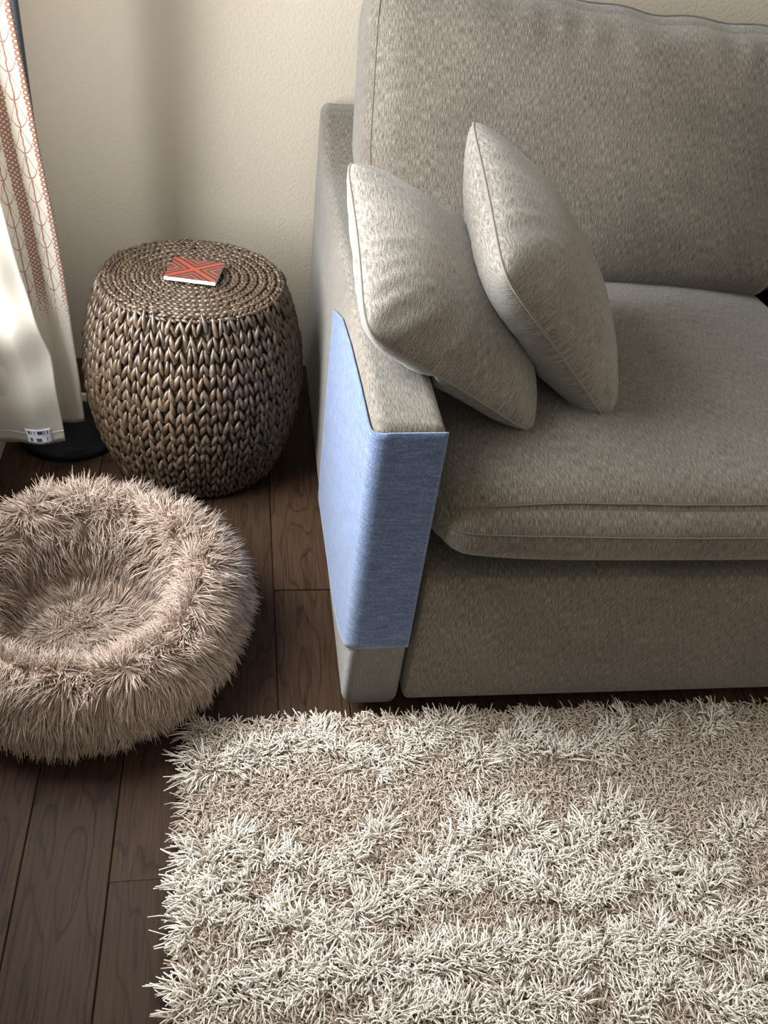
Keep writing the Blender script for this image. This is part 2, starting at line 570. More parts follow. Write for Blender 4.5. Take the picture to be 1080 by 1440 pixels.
def back(xa, xb, seed, left):
    fn = back_fn(xa, xb, seed, left)
    o = cushion('back_cushion', fn, (72, 10, 48), M_SOFA, sofa)
    cc = np.sin(np.linspace(-np.pi/2, np.pi/2, 80))*0.99
    for a in (-0.988, 0.988):
        A = np.stack([np.full(80, a), np.full(80, -1.0), cc], 1)
        V, F = tube(fn(A)+np.array([0, -0.0008, 0]), 0.0016, 5)
        obj_np('seam', V, F, M_SEAM, o)
    aa = np.sin(np.linspace(-np.pi/2, np.pi/2, 100))*0.985
    A = np.stack([aa, np.full(100, -0.55), np.full(100, 1.0)], 1)
    V, F = tube(fn(A)+np.array([0, 0, 0.001]), 0.0022, 5)
    obj_np('piping', V, F, M_SOFA, o)
    return o
back1 = back(0.296, 1.232, 2.2, True)
back2 = back(1.242, 2.262, 7.7, False)

# ------------------------------------------------------------------ felt guard on the arm
def felt():
    # horizontal wrap path: outer side (rear to front), round the corner, across the front
    R = 0.020; gap = 0.0022; th = 0.003
    def path(s, off):
        # s metres measured from the rear edge of the guard at y=1.55
        Ls = 1.55-(0.975+R); Lc = R*math.pi/2; Lf = (AX1-0.002)-(AX0+R)
        if s < Ls: return (AX0-off, 1.55-s)
        if s < Ls+Lc:
            a = (s-Ls)/R
            return (AX0+R-(R+off)*math.cos(a), 0.975+R-(R+off)*math.sin(a))
        return (AX0+R+(s-Ls-Lc), 0.975-off)
    Ls = 1.55-(0.975+R); Lc = R*math.pi/2; Lf = (AX1-0.002)-(AX0+R)
    tot = Ls+Lc+Lf
    # top and bottom boundary against y on the side (from the photograph's outline)
    ty = [0.0, 0.06, 0.15, 0.28, 0.43, 0.54, Ls, Ls+Lc, tot]
    tz = [0.510, 0.536, 0.570, 0.592, 0.606, 0.612, 0.615, 0.623, 0.6262]
    by = [0.0, 0.02, 0.24, 0.44, 0.50, Ls, Ls+Lc*.6, Ls+Lc, tot]
    bz = [0.075, 0.050, 0.078, 0.107, 0.130, 0.165, 0.176, 0.178, 0.181]
    ss = np.unique(np.concatenate([np.linspace(0.012, Ls, 60), np.linspace(Ls, Ls+Lc, 10), np.linspace(Ls+Lc, tot, 14)]))
    nz = 44
    V = []; 
    for off in (gap+th, gap):
        for s in ss:
            x, y = path(s, off)
            zt = np.interp(s, ty, tz); zb = np.interp(s, by, bz)
            for k in range(nz+1):
                z = zb+(zt-zb)*k/nz
                V.append((x, y, z))
    n = len(ss); m = nz+1
    F = []
    for i in range(n-1):
        for k in range(nz):
            a = i*m+k
            F.append((a, a+m, a+m+1, a+1))
            b = n*m+a
            F.append((b, b+1, b+m+1, b+m))
    for i in range(n-1):
        for k, fl in ((0, 0), (nz, 1)):
            a = i*m+k; q = (a, n*m+a, n*m+a+m, a+m)
            F.append(q[::-1] if fl else q)
    for i, fl in ((0, 1), (n-1, 0)):
        for k in range(nz):
            a = i*m+k; q = (a, n*m+a, n*m+a+1, a+1)
            F.append(q[::-1] if fl else q)
    V = np.array(V)-np.array([AX0, 0.975, 0.3])
    o = obj_np('scratch_guard', V, [np.array(F)], M_FELT)
    o.location = (AX0, 0.975, 0.3)
    tag(o, 'blue felt sheet wrapped around the front corner of the sofa arm', 'felt sheet')
    return o
felt()

# ------------------------------------------------------------------ throw pillows
def seat_z(x, y):
    return 0.500
def pillow(A1, A2, A3, T_up, T_dn, label, seed, clamp):
    A1, A2, A3 = map(np.array, (A1, A2, A3))
    A4 = A1+A3-A2
    c = (A1+A2+A3+A4)/4
    eu = (A3-A2); su = np.linalg.norm(eu); eu = eu/su      # u: A2 -> A3
    ev = (A1-A2); ev -= eu*(ev@eu); sv = np.linalg.norm(ev); ev /= sv
    n = np.cross(ev, eu); n = -n if n[2] < 0 else n
    N = 56
    g = np.sin(np.linspace(-np.pi/2, np.pi/2, N+1))
    U, Vv = np.meshgrid(g, g, indexing='ij')
    def pos(U, Vv, side):
        k = 0.055
        rc = 1-0.085*(np.abs(U*Vv))**6
        x = U*(1-k*(1-Vv**2)**1.0)*su/2*1.105*rc
        y = Vv*(1-k*(1-U**2)**1.0)*sv/2*1.095*rc
        t = np.clip((1-np.abs(U)**2.4)*(1-np.abs(Vv)**2.4), 0, 1)**0.55
        # corner puckers
        rr = np.abs(U*Vv)
        ang = np.arctan2(Vv, U)
        edge = np.exp(-((1-np.maximum(np.abs(U), np.abs(Vv)))/0.28)**2)
        wr = 0.0032*edge*(1.0 if side > 0 else 0.3)*np.sin(ang*26+seed+2.5*np.sin(ang*5+seed))*(t > 0.01)*np.minimum(1, t*3)
        wr += 0.003*np.sin(U*9+Vv*5+seed)*t*np.cos(Vv*6-seed)
        h = (T_up if side > 0 else T_dn)*t + wr
        P = c + x[..., None]*eu + y[..., None]*ev + (side*h)[..., None]*n
        return P
    Pu, Pd = pos(U, Vv, 1.0), pos(U, Vv, -1.0)
    m = N+1
    idx = np.arange(m*m).reshape(m, m)
    idd = idx+m*m
    edge = np.zeros((m, m), bool); edge[0], edge[-1], edge[:, 0], edge[:, -1] = True, True, True, True
    idd = np.where(edge, idx, idd)
    def quads(I, flip):
        q = np.stack([I[:-1, :-1], I[1:, :-1], I[1:, 1:], I[:-1, 1:]], -1).reshape(-1, 4)
        return q[:, ::-1] if flip else q
    P = np.concatenate([Pu.reshape(-1, 3), Pd.reshape(-1, 3)])
    P = clamp(P)
    FRAMES.append((c, eu, ev, n, su, sv, T_up))
    uv = np.concatenate([np.stack([Vv*sv/2, U*su/2], -1).reshape(-1, 2)]*2)
    base = c.copy(); base[2] = P[:, 2].min()
    me = mesh_np('throw_pillow', P-base, [quads(idx, False), quads(idd, True)], uv=uv)
    # drop the unused duplicated rim
    bm = bmesh.new(); bm.from_mesh(me)
    bmesh.ops.delete(bm, geom=[v for v in bm.verts if not v.link_faces], context='VERTS')
    bmesh.ops.recalc_face_normals(bm, faces=bm.faces[:])
    bm.to_mesh(me); bm.free()
    me.polygons.foreach_set('use_smooth', [True]*len(me.polygons))
    me.materials.append(M_PILLOW_LIT)
    o = link(bpy.data.objects.new('throw_pillow', me)); o.location = base
    rim = np.concatenate([Pu[:-1, 0], Pu[-1, :-1], Pu[:0:-1, -1], Pu[0, :0:-1]])
    rim = clamp(rim)
    V, F = tube(rim-base, 0.0024, 6, closed=True)
    obj_np('seam', V, F, M_PILLOW_LIT, o)
    tag(o, label, 'pillow', 'throw pillows on the sofa')
    return o

FRAMES = []
def clampA(P):
    P = P.copy()
    inarm = (P[:, 0] < 0.297) & (P[:, 2] < 0.634) & (P[:, 1] > 0.96)
    up_ = inarm & ((0.634-P[:, 2]) < 0.11)
    P[up_, 2] = 0.634
    sd = inarm & ~up_
    P[sd, 0] = 0.297
    low = P[:, 2] < 0.494
    P[low, 2] = 0.494
    return P
def clampB(P):
    P = P.copy()
    # the underside rests on the first pillow's upper face
    c, eu, ev, n, su, sv, T = FRAMES[0]
    q = P-c
    u = q@eu/(su/2*1.06); v = q@ev/(sv/2*1.05); h = q@n
    t = np.clip((1-np.abs(u)**2.4), 0, 1)*np.clip((1-np.abs(v)**2.4), 0, 1)
    pen = np.where((np.abs(u) < 1) & (np.abs(v) < 1) & (h > -0.06), T*t**0.55+0.003-h, 0)
    P += np.clip(pen, 0, 0.07)[:, None]*n
    low = P[:, 2] < 0.494
    P[low, 2] = 0.494
    return P
pillow((0.181, 1.430, 0.828), (0.1845, 1.085, 0.714), (0.480, 1.156, 0.510), 0.088, 0.075,
       'taupe throw pillow slumped over the sofa arm, left of the two', 0.6, clampA)
pillow((0.392, 1.512, 0.883), (0.378, 1.135, 0.786), (0.636, 1.199, 0.500), 0.085, 0.095,
       'taupe throw pillow standing on the seat, right of the two', 2.9, clampB)

# ------------------------------------------------------------------ woven drum stool
BX, BY, BH = -0.096, 1.767, 0.468
stool = empty('woven_stool', (BX, BY, 0))
tag(stool, 'brown woven water hyacinth drum stool beside the sofa', 'stool')
def brad(t):
    rb, rm, r1 = 0.188, 0.240, 0.192
    c = 2*rm-0.5*(rb+r1)
    return rb*(1-t)**2 + 2*c*t*(1-t) + r1*t*t
def revolve(profile, seg=72):
    pr = np.array(profile)
    th = np.linspace(0, 2*np.pi, seg, endpoint=False)
    V = np.stack([pr[:, 0][:, None]*np.cos(th), pr[:, 0][:, None]*np.sin(th), np.repeat(pr[:, 1][:, None], seg, 1)], -1).reshape(-1, 3)
    i = np.arange(len(pr)-1)[:, None]; j = np.arange(seg)[None, :]; j2 = (j+1) % seg
    F = np.stack([i*seg+j, i*seg+j2, (i+1)*seg+j2, (i+1)*seg+j], -1).reshape(-1, 4)
    return V, [F]
prof = [(0.001, 0.004)] + [(brad(t)-0.008, 0.004+t*(BH-0.012)) for t in np.linspace(0, 1, 24)] + [(0.001, BH-0.008)]
V, F = revolve(prof)
obj_np('core', V, F, M_CORE, stool)

def leaf(L, Wd, T, ns=5, sides=6):
    """one bulging strand of the weave: long axis Z, thickness along Y"""
    t = np.linspace(0, 1, ns+2)[1:-1]
    w = np.sin(np.pi*(t**0.85))**0.75
    V = [(0, 0, -L/2)]
    for tt, ww in zip(t, w):
        for k in range(sides):
            a = 2*np.pi*k/sides
            V.append((Wd/2*ww*np.cos(a), T/2*ww*np.sin(a)+T*0.35*np.sin(np.pi*tt), -L/2+L*tt))
    V.append((0, 0, L/2))
    F3 = [(0, 1+(k+1) % sides, 1+k) for k in range(sides)]
    last = 1+(ns-1)*sides; tip = len(V)-1
    F3 += [(last+k, last+(k+1) % sides, tip) for k in range(sides)]
    F4 = []
    for i in range(ns-1):
        for k in range(sides):
            a = 1+i*sides+k; b = 1+i*sides+(k+1) % sides
            F4.append((a, b, b+sides, a+sides))
    return np.array(V), np.array(F3), np.array(F4)

def straw_col():
    k = rng.uniform()
    base = np.array([0.066, 0.039, 0.020])*(1-k) + np.array([0.096, 0.068, 0.045])*k
    return base*rng.uniform(0.65, 1.35)
leafV, leafF3, leafF4 = leaf(0.042, 0.0122, 0.0112)
variants = []
for q in range(12):
    sx = rng.uniform(0.88, 1.12); bend = rng.uniform(-0.003, 0.003)
    v = leafV.copy(); v[:, 0] = v[:, 0]*sx + bend*np.cos(v[:, 2]/0.02*1.5)
    me = mesh_np('strand', v, [leafF3, leafF4], col=straw_col())
    me.materials.append(M_STRAW)
    variants.append(me)
NC = 124; ROWS = 17
places = []
tocam = math.atan2(CAM.y-BY, CAM.x-BX)
for row in range(ROWS):
    t = (row+0.5)/ROWS
    z = 0.010 + t*(BH-0.022)
    dr = (brad(min(1, t+.02))-brad(max(0, t-.02)))/(0.04*BH)
    for c in range(NC):
        th = 2*np.pi*(c+0.5*0)/NC + rng.normal()*0.004
        sgn = 1 if c % 2 == 0 else -1
        tilt = sgn*(0.27+rng.normal()*0.09)
        zz = z + rng.normal()*0.0032
        r = brad(t)-0.0045 + rng.normal()*0.0012
        # frame: radial out (local Y), up along the profile (local Z), tangent X
        rad = Vector((math.cos(th), math.sin(th), 0)); tan = Vector((math.sin(th), -math.cos(th), 0))
        upv = Vector((rad.x*dr, rad.y*dr, 1)).normalized()
        out = tan.cross(upv)
        if out.dot(rad) < 0: out = -out
        zl = (upv*math.cos(tilt) + tan*math.sin(tilt)).normalized()
        xl = out.cross(zl).normalized()
        scw = 2*math.pi*brad(t)/NC/0.0117
        sL = rng.uniform(0.92, 1.1)*(1.12 if row == ROWS-1 else 1.0)
        Mx = Matrix(((xl.x*scw, out.x, zl.x*sL, rad.x*r), (xl.y*scw, out.y, zl.y*sL, rad.y*r), (xl.z*scw, out.z, zl.z*sL, zz), (0, 0, 0, 1)))
        # how large it shows: facing the camera, upper part first
        face = math.cos(th-tocam)
        places.append((face + 0.5*t, Mx))
order = sorted(range(len(places)), key=lambda i: -places[i][0])
for i in order[:290]:
    o = bpy.data.objects.new('strand', variants[int(rng.integers(12))])
    link(o, stool)
    o.matrix_local = places[i][1]
def joined_leaves(name, mats, cols, parent, lv=leafV, f3=leafF3, f4=leafF4):
    Vs, F3s, F4s, Cs = [], [], [], []
    nv = len(lv)
    h = np.c_[lv, np.ones(nv)]
    for q, (Mx, c) in enumerate(zip(mats, cols)):
        Vs.append((h @ np.array(Mx).T)[:, :3]); F3s.append(f3+q*nv); F4s.append(f4+q*nv); Cs.append(np.tile(c, (nv, 1)))
    o = obj_np(name, np.concatenate(Vs), [np.concatenate(F3s), np.concatenate(F4s)], M_STRAW, parent, col=np.concatenate(Cs))
    o['kind'] = 'stuff'
    return o
rest = [places[i][1] for i in order[290:]]
joined_leaves('woven_side', rest, [straw_col() for _ in rest], stool)
# lid: rings of braid
lm, lc = [], []
rings = np.linspace(0.012, 0.186, 10)
for q, r in enumerate(rings):
    for lane, off in ((0, -0.0045), (1, 0.0045)):
        rr = r+off
        if rr < 0.006: continue
        n = max(6, int(2*np.pi*rr/0.0135))
        for c in range(n):
            th = 2*np.pi*(c+0.5*lane)/n + rng.normal()*0.01
            rad = Vector((math.cos(th), math.sin(th), 0)); tan = Vector((-math.sin(th), math.cos(th), 0))
            sg = 1 if lane else -1
            a = 0.42*sg
            zl = (tan*math.cos(a)+rad*math.sin(a)).normalized()
            out = Vector((0, 0, 1)); xl = out.cross(zl)
            k = 0.56*rng.uniform(0.92, 1.1); kw = 0.72
            edge_drop = -0.004 if q == len(rings)-1 and lane else 0
            lm.append(Matrix(((xl.x*kw, 0, zl.x*k, rad.x*rr), (xl.y*kw, 0, zl.y*k, rad.y*rr), (0, 0.75, 0, BH-0.0085+edge_drop+rng.normal()*0.0006), (0, 0, 0, 1))))
            lc.append(straw_col()*0.95)
joined_leaves('woven_lid', lm, lc, stool)

# ------------------------------------------------------------------ coaster
def m_coaster():
    t = NT('red_geometric_print')
    tc = t.n('ShaderNodeTexCoord').outputs['Object']
    sp = t.n('ShaderNodeSeparateXYZ', Vector=tc)
    x = t.math('MULTIPLY', sp.outputs[0], 1/0.0535); y = t.math('MULTIPLY', sp.outputs[1], 1/0.048)
    ax = t.math('ABSOLUTE', x); ay = t.math('ABSOLUTE', y)
    d = t.math('SUBTRACT', ax, ay)
    f = t.math('ABSOLUTE', d)
    # diagonal bands running out from the crossing
    band = t.ramp(f, [(0.0, (0.36, 0.060, 0.036)), (0.14, (0.33, 0.060, 0.038)), (0.17, (0.035, 0.022, 0.020)), (0.26, (0.05, 0.028, 0.024)),
                      (0.29, (0.25, 0.075, 0.05)), (0.44, (0.21, 0.06, 0.04)), (0.47, (0.05, 0.03, 0.026)), (0.56, (0.06, 0.03, 0.026)),
                      (0.59, (0.30, 0.11, 0.075)), (0.72, (0.24, 0.05, 0.035)), (0.76, (0.06, 0.03, 0.027)), (0.90, (0.20, 0.05, 0.04))])
    nz = t.n('ShaderNodeTexNoise', Vector=tc, Scale=300.0, Detail=2.0)
    t.base(t.mix(0.25, band, t.mix(1.0, band, nz.outputs['Color'], 'MULTIPLY')))
    t.set(Roughness=0.35)
    return t.m
ca = math.radians(-10.0)
from math import cos, sin
coaster = empty('coaster', (-0.092, 1.763, BH+0.0045))
coaster.rotation_euler = (0, 0, ca)
tag(coaster, 'square coaster with red crossed stripes lying on the woven stool', 'coaster')
bm = bmesh.new(); box_bm(bm, -0.0535, 0.0535, -0.048, 0.048, 0.0, 0.0075)
bmesh.ops.bevel(bm, geom=bm.edges[:], offset=0.0008, segments=2, affect='EDGES')
obj_bm('tile_body', bm, plain('white_ceramic', (0.80, 0.79, 0.77), 0.3), coaster)
bm = bmesh.new(); box_bm(bm, -0.0533, 0.0533, -0.0478, 0.0478, 0.0076, 0.0084)
obj_bm('printed_face', bm, m_coaster(), coaster)

# ------------------------------------------------------------------ floor lamp behind the curtain
LX, LY = -0.403, 1.840
lamp = empty('floor_lamp', (LX, LY, 0))
tag(lamp, 'black floor lamp with round base in the corner behind the curtain', 'lamp')
V, F = revolve([(0.001, 0.0), (0.120, 0.0), (0.124, 0.004), (0.124, 0.016), (0.118, 0.022), (0.05, 0.026), (0.02, 0.032), (0.001, 0.033)], 64)
obj_np('base', V, F, M_BLACK, lamp)
V, F = tube([(0, 0, 0.03), (0, 0, 0.9), (0, 0, 1.62)], 0.0125, 20)
obj_np('pole', V, F, M_POLE, lamp)
V, F = revolve([(0.17, 1.52), (0.14, 1.80), (0.137, 1.80), (0.167, 1.52)], 48)
obj_np('lamp_shade', V, F, plain('lamp_linen', (0.7, 0.66, 0.58), 0.8), lamp)
V, F = revolve([(0.001, 1.60), (0.02, 1.60), (0.024, 1.64), (0.006, 1.66), (0.003, 1.80), (0.001, 1.80)], 16)
obj_np('socket', V, F, M_BLACK, lamp)
for a in (0, 2.094, 4.189):
    V, F = tube([(0, 0, 1.79), (0.139*cos(a), 0.139*sin(a), 1.79)], 0.002, 6)
    obj_np('shade_spoke', V, F, M_BLACK, lamp)

# ------------------------------------------------------------------ curtain
def cloth_mat(name, printed):
    t = NT(name)
    uv = t.n('ShaderNodeUVMap').outputs[0]
    nz = t.n('ShaderNodeTexNoise', Vector=uv, Scale=700.0, Detail=2.0)
    c = t.mix(nz.outputs['Fac'], (0.72, 0.68, 0.59), (0.80, 0.765, 0.68))
    if printed:
        sp = t.n('ShaderNodeSeparateXYZ', Vector=uv)
        wob = t.n('ShaderNodeTexNoise', Vector=uv, Scale=60.0, Detail=1.0)
        u = t.math('MULTIPLY_ADD', t.math('SUBTRACT', wob.outputs['Fac'], 0.5), 0.006, sp.outputs[0]); v = sp.outputs[1]
        P = 0.052
        fu = t.math('MULTIPLY', t.math('FRACT', t.math('MULTIPLY_ADD', u, 1/P, 0.012/P)), P)       # 0..P
        # scallop lane centred at 0.037, chain lane below 0.022
        s = t.math('MULTIPLY', t.math('SUBTRACT', fu, 0.037), 1/0.015)
        inl = t.math('LESS_THAN', t.math('ABSOLUTE', s), 1.0)
        s2 = t.math('MULTIPLY', s, s)
        ctr = t.math('LESS_THAN', t.math('ABSOLUTE', s), 0.085)
        arc = t.math('FRACT', t.math('MULTIPLY_ADD', v, 1/0.046, t.math('MULTIPLY', s2, -0.45)))
        al = t.math('LESS_THAN', arc, 0.06)
        arc2 = t.math('FRACT', t.math('MULTIPLY_ADD', v, 1/0.046, t.math('MULTIPLY', t.math('ABSOLUTE', s), 0.9)))
        al2 = t.math('LESS_THAN', arc2, 0.05)
        lane = t.math('MULTIPLY', inl, t.math('MAXIMUM', ctr, t.math('MAXIMUM', al, al2)))
        # chain lane: rows of little rings
        cu = t.math('MULTIPLY', t.math('FRACT', t.math('MULTIPLY', fu, 1/0.0110)), 2.0)
        cv = t.math('MULTIPLY', t.math('FRACT', t.math('MULTIPLY', v, 1/0.0090)), 2.0)
        dx = t.math('SUBTRACT', cu, 1.0); dy = t.math('SUBTRACT', cv, 1.0)
        d = t.math('SQRT', t.math('ADD', t.math('MULTIPLY', dx, dx), t.math('MULTIPLY', dy, dy)))
        ring = t.math('LESS_THAN', t.math('ABSOLUTE', t.math('SUBTRACT', d, 0.72)), 0.33)
        chain = t.math('MULTIPLY', t.math('SUBTRACT', 1.0, inl), ring)
        ink = t.math('MAXIMUM', lane, chain)
        # the print wears away towards the hem
        fn = t.n('ShaderNodeTexNoise', Vector=uv, Scale=260.0, Detail=3.0, Roughness=0.7)
        lvl = t.math('MULTIPLY_ADD', t.math('SUBTRACT', v, 0.33), 2.2, 0.0)
        keep = t.math('GREATER_THAN', t.math('ADD', lvl, fn.outputs['Fac']), 0.72)
        ink = t.math('MULTIPLY', ink, keep)
        c = t.mix(t.math('MULTIPLY', ink, 0.85), c, (0.36, 0.155, 0.095))
    d = t.n('ShaderNodeBsdfDiffuse', Color=c)
    tr = t.n('ShaderNodeBsdfTranslucent', Color=c)
    ms = t.n('ShaderNodeMixShader', Fac=0.35)
    t.l(d.outputs[0], ms.inputs[1]); t.l(tr.outputs[0], ms.inputs[2])
    t.l(ms.outputs[0], t.out.inputs['Surface'])
    bp = t.n('ShaderNodeBump', Strength=0.2, Distance=0.001, Height=nz.outputs['Fac'])
    t.l(bp.outputs[0], d.inputs['Normal'])
    return t.m
M_CPRINT = cloth_mat('printed_curtain_cotton', True)
M_CPLAIN = cloth_mat('plain_curtain_cotton', False)
curtain = empty('curtain', (-0.45, 1.62, 0.11))
tag(curtain, 'cream curtain with rust red scallop and chain print hanging at the left wall', 'curtain')
CO = np.array(curtain.location)
zK = [0.118, 0.239, 0.357, 0.491, 0.625, 0.731, 0.833, 0.985, 1.5, 2.25]
xK = [-0.345, -0.342, -0.342, -0.340, -0.343, -0.348, -0.350, -0.354, -0.370, -0.39]
yK = [1.722, 1.705, 1.690, 1.675, 1.660, 1.645, 1.630, 1.600, 1.57, 1.55]
zE = [0.105, 0.245, 0.335, 0.415, 0.523, 0.608, 0.702, 1.0, 1.5, 2.25]
xE = [-0.380, -0.379, -0.378, -0.389, -0.402, -0.406, -0.410, -0.425, -0.44, -0.45]
yE = [1.660, 1.645, 1.630, 1.615, 1.600, 1.585, 1.570, 1.53, 1.50, 1.48]
def sheet(name, pathfn, us, zs, mat, thick=0.0012):
    n, m = len(us), len(zs)
    P = np.array([[pathfn(u, z) for z in zs] for u in us])
    # metric u from the arc length half way up
    mid = P[:, m//2]
    arc = np.concatenate([[0], np.cumsum(np.linalg.norm(np.diff(mid, axis=0), axis=1))])
    uv = np.stack(np.broadcast_arrays(arc[:, None], P[..., 2]), -1).reshape(-1, 2)
    I = np.arange(n*m).reshape(n, m)
    F = np.stack([I[:-1, :-1], I[1:, :-1], I[1:, 1:], I[:-1, 1:]], -1).reshape(-1, 4)
    o = obj_np(name, P.reshape(-1, 3)-CO, [F], mat, curtain, uv=uv)
    md = o.modifiers.new('thickness', 'SOLIDIFY'); md.thickness = thick; md.offset = 0
    return o
zs = np.concatenate([np.linspace(0.0, 0.75, 60), np.linspace(0.78, 2.13, 30)])
def p_print(u, h):
    # u=0 at the fold on the right, running back to the left wall
    z = 0.118 + h
    x0 = np.interp(z, zK, xK); y0 = np.interp(z, zK, yK)
    rise = -0.012*math.sin(u*2.4)*(1-min(1, h/0.3))
    x = x0 - 0.185*u
    y = y0 - 0.055*u + 0.018*math.sin(u*7.0+h*0.8) - 0.010*math.sin(math.pi*min(1, u*4))
    return (x, y, z - 0.03*u*(1-min(1, h/2)) + rise*0)
sheet('printed_panel', p_print, np.linspace(0, 1, 40), zs, M_CPRINT)
def p_plain(u, h):
    z = 0.105 + h
    x0 = np.interp(z, zE, xE); y0 = np.interp(z, zE, yE)
    x = x0 - u*(x0+0.535)
    y = y0 - 0.012*u - 0.022*math.sin(u*5.2+0.4)*min(1, u*3)*(0.5+0.5*min(1, h/.4))
    # soft horizontal sags
    y += 0.006*math.sin(h*34+u*3)*math.exp(-((h-0.25)/0.18)**2)
    return (x, y, z - 0.004*math.sin(u*3))
plain_panel = sheet('turned_panel', p_plain, np.linspace(0, 1, 40), zs, M_CPLAIN)
# return pleat joining both faces along the wall
def p_back(u, h):
    z = 0.110 + h
    a = np.array(p_print(1.0, max(0, h-0.0))); b = np.array(p_plain(1.0, h))
    q = a*(1-u)+b*u
    q[0] -= 0.006*math.sin(math.pi*u)
    return tuple(q)
sheet('return_pleat', p_back, np.linspace(0, 1, 12), zs, M_CPLAIN)
# hem stitch line
hp = np.array([p_plain(u, 0.030) for u in np.linspace(0.0, 1, 40)]) + np.array([0, -0.0012, 0])
V, F = tube(hp-CO, 0.0009, 5)
obj_np('hem_stitching', V, F, plain('cream_thread', (0.55, 0.51, 0.43), 0.9), curtain)
# care tag
def m_tag():
    t = NT('printed_care_tag')
    uv = t.n('ShaderNodeUVMap').outputs[0]
    sp = t.n('ShaderNodeSeparateXYZ', Vector=uv)
    u, v = sp.outputs[0], sp.outputs[1]
    row = t.math('FRACT', t.math('MULTIPLY', v, 2.0))
    rowon = t.math('MULTIPLY', t.math('GREATER_THAN', row, 0.25), t.math('LESS_THAN', row, 0.75))
    vn = t.n('ShaderNodeTexWhiteNoise', noise_dimensions='2D')
    cell = t.n('ShaderNodeCombineXYZ', X=t.math('FLOOR', t.math('MULTIPLY', u, 26.0)), Y=t.math('FLOOR', t.math('MULTIPLY', v, 2.0)), Z=0.0)
    t.l(cell.outputs[0], vn.inputs['Vector'])
    on = t.math('GREATER_THAN', vn.outputs['Value'], 0.45)
    inx = t.math('MULTIPLY', t.math('GREATER_THAN', u, 0.1), t.math('LESS_THAN', u, 0.92))
    ink = t.math('MULTIPLY', t.math('MULTIPLY', rowon, on), inx)
    t.base(t.mix(ink, (0.62, 0.64, 0.70), (0.06, 0.06, 0.08)))
    t.set(Roughness=0.6)
    return t.m
M_TAG = m_tag()
def flap(name, P, mat, parent):
    P = np.array(P); n, m = P.shape[:2]
    uv = np.stack(np.meshgrid(np.linspace(0, 1, n), np.linspace(0, 1, m), indexing='ij'), -1).reshape(-1, 2)
    I = np.arange(n*m).reshape(n, m)
    F = np.stack([I[:-1, :-1], I[1:, :-1], I[1:, 1:], I[:-1, 1:]], -1).reshape(-1, 4)
    o = obj_np(name, P.reshape(-1, 3)-CO, [F], mat, parent, uv=uv)
    md = o.modifiers.new('thickness', 'SOLIDIFY'); md.thickness = 0.0005; md.offset = 0
    return o
# tag sewn at the hem; its lower left corner curls out
Pt = []
for u in np.linspace(0, 1, 14):
    col = []
    for v in np.linspace(0, 1, 9):
        uu = 0.52 - 0.36*u
        b = np.array(p_plain(uu, 0.006+0.040*v))
        curl = max(0, (1-u)*0.9 - v*0.6)
        b += np.array([0.010*curl, -0.003-0.016*curl, 0.010*curl])
        col.append(b)
    Pt.append(col)
flap('care_tag', Pt, M_TAG, plain_panel)
# side tag peeping out behind the fold
Pt = [[(-0.346+0.010*u, 1.728, 0.165+0.024*v) for v in np.linspace(0, 1, 4)] for u in np.linspace(0, 1, 4)]
flap('side_tag', Pt, M_CPLAIN, curtain)

# ------------------------------------------------------------------ fluffy pet bed
PX, PY = -0.262, 1.157
bed = empty('pet_bed', (PX, PY, 0))
tag(bed, 'round fluffy pinkish beige faux fur pet bed on the wood floor', 'pet bed')
bp_s = np.array([0.0, .12, .22, .32, .42, .50, .58, .68, .80, .90, .97, 1.0])
bp_r = np.array([0.0, .06, .112, .142, .159, .176, .199, .230, .254, .258, .238, .21])
bp_z = np.array([.024, .026, .034, .065,   .122, .166, .184, .168, .114, .060, .015, .006])
def bed_pt(s, th):
    r = np.interp(s, bp_s, bp_r); z = np.interp(s, bp_s, bp_z)
    rear = np.sin(th)            # +1 towards the wall
    right = np.cos(th)
    z = z*(1 + (0.07*rear + 0.05*right + 0.04*np.sin(3*th+1.0))*np.clip((z-0.05)/0.1, 0, 1))
    # the hole is pulled to the left and its front lip pinched
    k = np.clip(1-s/0.75, 0, 1)
    rx = r*(1.05+0.025*np.sin(2*th+.6)+0.018*np.sin(5*th)); ry = r*(1.05+0.015*np.sin(4*th+2))
    # broad soft dents in the rim
    z = z - 0.018*np.exp(-((np.mod(th+0.62+np.pi, 2*np.pi)-np.pi)/0.22)**2)*np.exp(-((s-0.56)/0.16)**2)
    x = rx*np.cos(th) - 0.030*k
    y = ry*np.sin(th) - 0.030*k
    return np.stack([x, y, z], -1)
ss = np.linspace(0.004, 1, 48); tt = np.linspace(0, 2*np.pi, 96, endpoint=False)
SS, TT = np.meshgrid(ss, tt, indexing='ij')
V = bed_pt(SS, TT).reshape(-1, 3)
i = np.arange(47)[:, None]; j = np.arange(96)[None, :]; j2 = (j+1) % 96
F = np.stack([i*96+j, (i+1)*96+j, (i+1)*96+j2, i*96+j2], -1).reshape(-1, 4)
M_BEDSKIN = plain('bed_backing', (0.30, 0.225, 0.175), 0.9)
obj_np('cushion', V, [F], M_BEDSKIN, bed)
